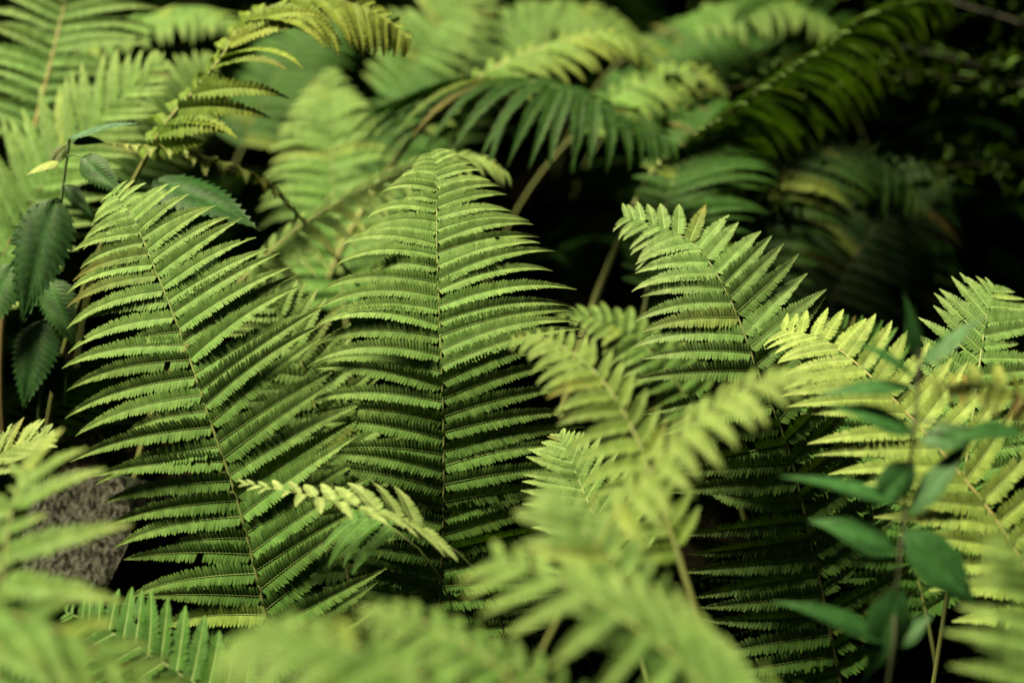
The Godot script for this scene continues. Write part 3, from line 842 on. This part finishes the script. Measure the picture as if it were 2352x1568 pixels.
func leafy(called: String, label: String, category: String, group: String, stem: Array, leaves: Array, teeth: bool, m: Material, scol: Color, thick: float) -> void:
	var ctrl := PackedVector3Array()
	for q in stem:
		ctrl.append(P(q.x, q.y, q.z))
	var first := ctrl[0]
	var root := Vector3(first.x + (ctrl[0] - ctrl[1]).x * 0.3, 0, first.z + 0.02)
	ctrl.insert(0, root)
	var line := even(catmull(ctrl), 40)
	for k in line.size():
		line[k] -= root
	var o := thing(called, label, category, root, group)
	part("stem", tube(line, thick, thick * 0.5, scol, scol * 1.2), stem_mat, o)
	var n := 0
	for l in leaves:
		# from, to, width in picture px, up in camera axes, sag, colour
		var a := P(l[0].x, l[0].y, l[0].z)
		var b := P(l[1].x, l[1].y, l[1].z)
		var w: float = l[2] * px(l[0].z)
		var lf := part("leaf", broad_leaf(a, b, w, cam_dir(l[3]), l[4], 15 if teeth else 0, 0.18 if teeth else 0.22, 0.13 if teeth else 0.03, l[5], 0.26 if teeth else 0.34, root), m, o, n)
		n += 1
		# the stalk that ties it to the stem
		var best := line[0]
		for q in line:
			if q.distance_to(a - root) < best.distance_to(a - root):
				best = q
		if best.distance_to(a - root) > 0.003:
			part("leaf_stalk", tube(even(PackedVector3Array([best, best.lerp(a - root, 0.5) + Vector3.UP * 0.003, a - root]), 4), 0.0013, 0.001, scol, scol), stem_mat, o, n - 1)


func nettles() -> void:
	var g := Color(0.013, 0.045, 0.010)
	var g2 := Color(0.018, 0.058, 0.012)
	leafy("nettle", "nettle at the left edge with dark toothed leaves hanging beside the left frond", "nettle", "nettles",
		[V(92, 1010, 2.02), V(105, 830, 2.02), V(128, 600, 2.02), V(142, 440, 2.01), V(158, 325, 2.0)],
		[
			[V(160, 318, 1.98), V(318, 285, 1.98), 50.8, Vector3(-0.1, 0.9, 0.45), 0.06, Color(0.045, 0.10, 0.06)],
			[V(188, 360, 1.97), V(285, 452, 1.95), 64.0, Vector3(-0.3, 0.45, 0.9), 0.05, g2],
			[V(128, 455, 1.97), V(48, 752, 1.95), 123.0, Vector3(0.15, 0.35, 0.95), 0.05, g],
			[V(30, 605, 2.0), V(-40, 780, 1.98), 90.2, Vector3(0.1, 0.5, 0.9), 0.05, g2],
			[V(100, 735, 2.02), V(52, 945, 2.0), 98.4, Vector3(0.1, 0.5, 0.9), 0.06, g],
			[V(150, 335, 1.99), V(105, 395, 1.97), 29.5, Vector3(0.3, 0.5, 0.8), 0.03, Color(0.045, 0.065, 0.013)],
			[V(135, 372, 1.97), V(55, 405, 1.96), 27.9, Vector3(0.0, 0.7, 0.7), 0.05, Color(0.15, 0.185, 0.045)],
			[V(150, 425, 2.0), V(215, 500, 1.99), 36.1, Vector3(-0.3, 0.4, 0.9), 0.05, g],
			[V(112, 640, 2.01), V(175, 800, 1.99), 82.0, Vector3(-0.2, 0.45, 0.9), 0.05, g2],
			[V(100, 800, 2.03), V(150, 930, 2.02), 68.9, Vector3(-0.2, 0.45, 0.9), 0.05, g],
			[V(135, 470, 2.03), V(20, 560, 2.02), 78.7, Vector3(0.2, 0.6, 0.8), 0.05, g],
			[V(165, 322, 1.99), V(245, 330, 1.97), 32.8, Vector3(0.0, 0.6, 0.8), 0.05, g2],
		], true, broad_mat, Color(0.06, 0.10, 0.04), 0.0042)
	leafy("nettle", "nettle behind the left frond's tip, one broad dark leaf showing", "nettle", "nettles",
		[V(430, 700, 2.10), V(400, 560, 2.07), V(355, 430, 2.03)],
		[
			[V(352, 415, 2.02), V(592, 528, 1.98), 131.2, Vector3(0.1, 0.75, 0.6), 0.05, g],
			[V(365, 460, 2.13), V(250, 560, 2.12), 73.8, Vector3(-0.1, 0.7, 0.6), 0.05, g],
			[V(410, 580, 2.15), V(560, 680, 2.14), 90.2, Vector3(0.1, 0.7, 0.6), 0.05, g],
		], true, broad_mat, Color(0.06, 0.10, 0.04), 0.004)


func lance_plant() -> void:
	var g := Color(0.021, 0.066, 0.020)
	var d := 1.34
	leafy("leafy_stalk", "blurred dark stalk with smooth pointed leaves in pairs before the right hand ferns", "leafy plant", "",
		[V(2035, 1620, d), V(2058, 1380, d), V(2085, 1120, d), V(2106, 930, d), V(2112, 800, d)],
		[
			[V(2112, 835, d), V(2076, 670, d), 53.7, Vector3(0.5, 0.1, 0.9), 0.03, g],
			[V(2120, 840, d), V(2275, 719, d), 53.7, Vector3(-0.3, 0.75, 0.5), 0.04, g],
			[V(2106, 872, d), V(1934, 784, d), 46.0, Vector3(0.1, 0.8, 0.5), 0.10, g],
			[V(2104, 890, d), V(1858, 917, d), 49.8, Vector3(0.0, 0.7, 0.6), 0.07, g],
			[V(2104, 1000, d), V(1889, 932, d), 80.5, Vector3(0.1, 0.75, 0.6), 0.08, g],
			[V(2112, 1015, d), V(2289, 998, d), 67.0, Vector3(0.1, 0.5, 0.8), 0.10, g],
			[V(2230, 985, d - 0.02), V(2367, 1002, d), 47.9, Vector3(0.1, 0.5, 0.8), 0.06, g],
			[V(2100, 1060, d), V(1986, 1178, d), 80.5, Vector3(0.3, 0.4, 0.9), 0.05, g],
			[V(2090, 1185, d), V(2249, 991, d), 63.3, Vector3(-0.3, 0.6, 0.7), 0.04, g],
			[V(2082, 1160, d), V(1773, 1093, d), 49.8, Vector3(0.1, 0.7, 0.6), 0.06, g],
			[V(2062, 1270, d), V(1845, 1194, d), 88.1, Vector3(0.2, 0.6, 0.8), 0.10, g],
			[V(2076, 1215, d), V(2251, 1411, d), 114.9, Vector3(-0.1, 0.5, 0.9), 0.08, g],
			[V(2066, 1345, d), V(1983, 1570, d), 103.4, Vector3(0.2, 0.3, 0.9), 0.06, g],
			[V(2050, 1480, d), V(1757, 1379, d), 63.3, Vector3(0.1, 0.7, 0.6), 0.08, g],
			[V(2052, 1485, d), V(2151, 1407, d), 51.8, Vector3(-0.2, 0.6, 0.8), 0.05, g],
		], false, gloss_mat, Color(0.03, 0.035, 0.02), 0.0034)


func log_end() -> void:
	var c := P(165, 1232, 1.98)
	var r := 156.0 * px(1.98)
	var axis := (cam_dir(Vector3(-0.34, 0.26, 1.0))).normalized()
	var side := axis.cross(Vector3.UP).normalized()
	var top := side.cross(axis).normalized()
	var o := thing("log", "grey weathered log end with a rough mottled cut face behind the left frond", "log", Vector3(c.x, 0, c.z))
	var org := o.position
	var nz := FastNoiseLite.new()
	nz.seed = 21
	nz.frequency = 9.0
	nz.fractal_octaves = 5
	var ring := func(a: float, k: float) -> Vector3:
		var q := side * cos(a) * 0.93 + top * sin(a) * 1.06
		return q * r * k * (1.0 + 0.03 * sin(3.0 * a + 1.0) + 0.02 * sin(7.0 * a))
	var face := SurfaceTool.new()
	face.begin(Mesh.PRIMITIVE_TRIANGLES)
	face.set_smooth_group(0)
	var rings := 22
	var seg := 72
	var put := func(i: int, s: int) -> Vector3:
		var k := float(i) / rings
		var q: Vector3 = c + ring.call(TAU * (s % seg) / seg, k)
		var h: float = 0.008 * nz.get_noise_3dv(q) + 0.003 * nz.get_noise_3dv(q * 4.0)
		return q + axis * (h * (1.0 if i < rings else 0.0) - 0.006 * smoothstep(0.88, 1.0, k)) - org
	for i in rings:
		for s in seg:
			for q in [[i, s], [i + 1, s + 1], [i + 1, s], [i, s], [i, s + 1], [i + 1, s + 1]]:
				face.add_vertex(put.call(q[0], q[1]))
	face.index()
	face.generate_normals()
	var fm := StandardMaterial3D.new()
	fm.resource_name = "weathered_wood"
	fm.albedo_texture = noise_tex(0.024, Color(0.055, 0.056, 0.05), Color(0.24, 0.242, 0.225), 512, FastNoiseLite.TYPE_SIMPLEX, 9)
	fm.uv1_triplanar = true
	fm.uv1_world_triplanar = true
	fm.uv1_scale = Vector3.ONE * 6.0
	fm.roughness = 0.95
	fm.metallic_specular = 0.08
	fm.heightmap_enabled = true
	fm.heightmap_texture = fm.albedo_texture
	fm.heightmap_scale = 0.6
	part("cut_face", face.commit(), fm, o)
	var bark := SurfaceTool.new()
	bark.begin(Mesh.PRIMITIVE_TRIANGLES)
	bark.set_smooth_group(0)
	var lower := Vector3(0.5, -0.35, -1.0).normalized()
	var long := 9
	var skin := func(i: int, s: int) -> Vector3:
		var a := TAU * (s % seg) / seg
		var q: Vector3 = c + ring.call(a, 1.0 + (0.02 if i > 0 else 0.0)) - axis * (0.006 + 0.05 * i)
		q += (q - c).normalized() * 0.006 * nz.get_noise_3dv(q * 2.0) * (1.0 if i > 0 else 0.0)
		return q - org
	for i in long:
		for s in seg:
			for q in [[i, s], [i + 1, s + 1], [i + 1, s], [i, s], [i, s + 1], [i + 1, s + 1]]:
				bark.add_vertex(skin.call(q[0], q[1]))
	bark.index()
	bark.generate_normals()
	var bm := StandardMaterial3D.new()
	bm.resource_name = "bark"
	bm.albedo_texture = noise_tex(0.04, Color(0.06, 0.07, 0.055), Color(0.2, 0.22, 0.18), 256, FastNoiseLite.TYPE_SIMPLEX, 12)
	bm.uv1_triplanar = true
	bm.uv1_world_triplanar = true
	bm.uv1_scale = Vector3(8, 8, 2)
	bm.roughness = 0.9
	bm.metallic_specular = 0.1
	part("bark", bark.commit(), bm, o)


func added_tree() -> void:  # never in view; added so its crown keeps the right background dark
	rng.seed = 909
	var base := Vector3(3.6, 0, -5.5)
	var o := thing("added_tree", "tree out of view at the back right, low crown put there to shade the ferns", "added_tree", base)
	var bark := Color(0.03, 0.025, 0.02)
	part("trunk", tube(even(catmull(PackedVector3Array([Vector3(0, -0.05, 0), Vector3(-0.05, 1.2, 0.0), Vector3(-0.2, 2.4, 0.05), Vector3(-0.3, 4.2, 0.0), Vector3(-0.35, 6.0, 0.1)])), 24), 0.16, 0.06, bark, bark, 12), stem_mat, o)
	var centre := Vector3(1.25, 3.4, -5.45) - base
	var v := PackedVector3Array()
	var n := PackedVector3Array()
	var c := PackedColorArray()
	var idx := PackedInt32Array()
	for b in 34:
		var q := Vector3.ZERO
		while true:
			q = Vector3(rng.randf_range(-1, 1), rng.randf_range(-1, 1), rng.randf_range(-1, 1))
			if q.length() < 1.0:
				break
		var tip := centre + q * Vector3(2.1, 1.0, 1.9)
		var from := Vector3(-0.25, 2.3 + rng.randf() * 1.8, 0.05)
		part("limb", tube(even(catmull(PackedVector3Array([from, from.lerp(tip, 0.5) + Vector3.UP * 0.25, tip])), 10), 0.03, 0.006, bark, bark, 6), stem_mat, o, b)
		for k in 420:
			var a := Vector3(rng.randf_range(-1, 1), rng.randf_range(-0.7, 0.4), rng.randf_range(-1, 1)).normalized()
			var at := tip + Vector3(rng.randfn(), rng.randfn() * 0.6, rng.randfn()) * 0.26
			var ln := rng.randf_range(0.06, 0.10)
			var up := Vector3(rng.randf_range(-0.7, 0.7), 1, rng.randf_range(-0.7, 0.7))
			up = (up - a * up.dot(a)).normalized()
			var s := a.cross(up) * ln * 0.3
			var s0 := v.size()
			v.append_array([at, at + a * ln * 0.5 + s, at + a * ln - up * ln * 0.1, at + a * ln * 0.5 - s])
			n.append_array([up, up, up, up])
			var cc := Color(0.045, 0.08, 0.02) * rng.randf_range(0.7, 1.3)
			c.append_array([cc, cc, cc, cc])
			idx.append_array([s0, s0 + 1, s0 + 2, s0, s0 + 2, s0 + 3])
	var f := part("crown", array_mesh(v, n, c, idx), leaf_mat, o)
	f.set_meta("kind", "stuff")


func shrub() -> void:
	rng.seed = 505
	var base := P(2440, 560, 3.2)
	base.y = 0.0
	var o := thing("shrub", "dark small leaved shrub in the shade at the right edge behind the ferns", "shrub", base)
	var v := PackedVector3Array()
	var n := PackedVector3Array()
	var c := PackedColorArray()
	var idx := PackedInt32Array()
	var count := 0
	for b in 26:
		var yaw := rng.randf() * TAU
		var tilt := rng.randf_range(0.35, 1.35)
		var d := Vector3(cos(yaw) * sin(tilt), cos(tilt), sin(yaw) * sin(tilt))
		var p := Vector3(0, rng.randf_range(0.25, 0.9), 0)
		var line := PackedVector3Array([p])
		for k in 9:
			d = (d + Vector3(rng.randf_range(-0.12, 0.12), -0.05, rng.randf_range(-0.12, 0.12))).normalized()
			p += d * 0.11
			line.append(p)
			for q in 26:
				var at := p + d * rng.randf_range(-0.06, 0.06)
				var a := Vector3(rng.randf_range(-1, 1), rng.randf_range(-0.6, 0.7), rng.randf_range(-1, 1)).normalized()
				at += a * rng.randf_range(0.005, 0.07)
				var ln := rng.randf_range(0.022, 0.042)
				var up := Vector3(rng.randf_range(-0.6, 0.6), 1, rng.randf_range(-0.6, 0.6))
				up = (up - a * up.dot(a)).normalized()
				var s := a.cross(up) * ln * 0.24
				var s0 := v.size()
				v.append_array([at, at + a * ln * 0.5 + s, at + a * ln - up * ln * 0.1, at + a * ln * 0.5 - s])
				n.append_array([up, up, up, up])
				var cc := Color(0.16, 0.27, 0.08) * rng.randf_range(0.7, 1.4)
				c.append_array([cc, cc, cc, cc])
				idx.append_array([s0, s0 + 1, s0 + 2, s0, s0 + 2, s0 + 3])
		part("branch", tube(line, 0.0032, 0.001, Color(0.010, 0.010, 0.006), Color(0.014, 0.016, 0.008), 5), stem_mat, o, count)
		count += 1
	part("trunk", tube(PackedVector3Array([Vector3.ZERO, Vector3(0.01, 0.4, 0), Vector3(0, 0.95, 0.02)]), 0.016, 0.007, Color(0.02, 0.017, 0.012), Color(0.02, 0.017, 0.012), 8), stem_mat, o)
	var f := part("foliage", array_mesh(v, n, c, idx), leaf_mat, o)
	f.set_meta("kind", "stuff")


func fluff() -> void:
	var at := P(1040, 770, 1.79)
	var v := PackedVector3Array()
	var n := PackedVector3Array()
	var c := PackedColorArray()
	var idx := PackedInt32Array()
	for k in 40:
		var a := Vector3(rng.randf_range(-1, 1), rng.randf_range(-1, 1), rng.randf_range(-1, 1)).normalized()
		var s := a.cross(Vector3(0.3, 0.8, 0.5)).normalized() * 0.00025
		var b := v.size()
		v.append_array([-s, s, a * rng.randf_range(0.002, 0.0045)])
		n.append_array([a, a, a])
		c.append_array([Color(0.75, 0.75, 0.7), Color(0.75, 0.75, 0.7), Color(0.75, 0.75, 0.7)])
		idx.append_array([b, b + 1, b + 2])
	var o := MeshInstance3D.new()
	o.name = "seed_fluff"
	o.mesh = array_mesh(v, n, c, idx)
	o.material_override = stem_mat
	o.position = at
	o.set_meta("label", "tiny white seed fluff caught on the central frond beside its stem")
	o.set_meta("category", "seed fluff")
	add_child(o)
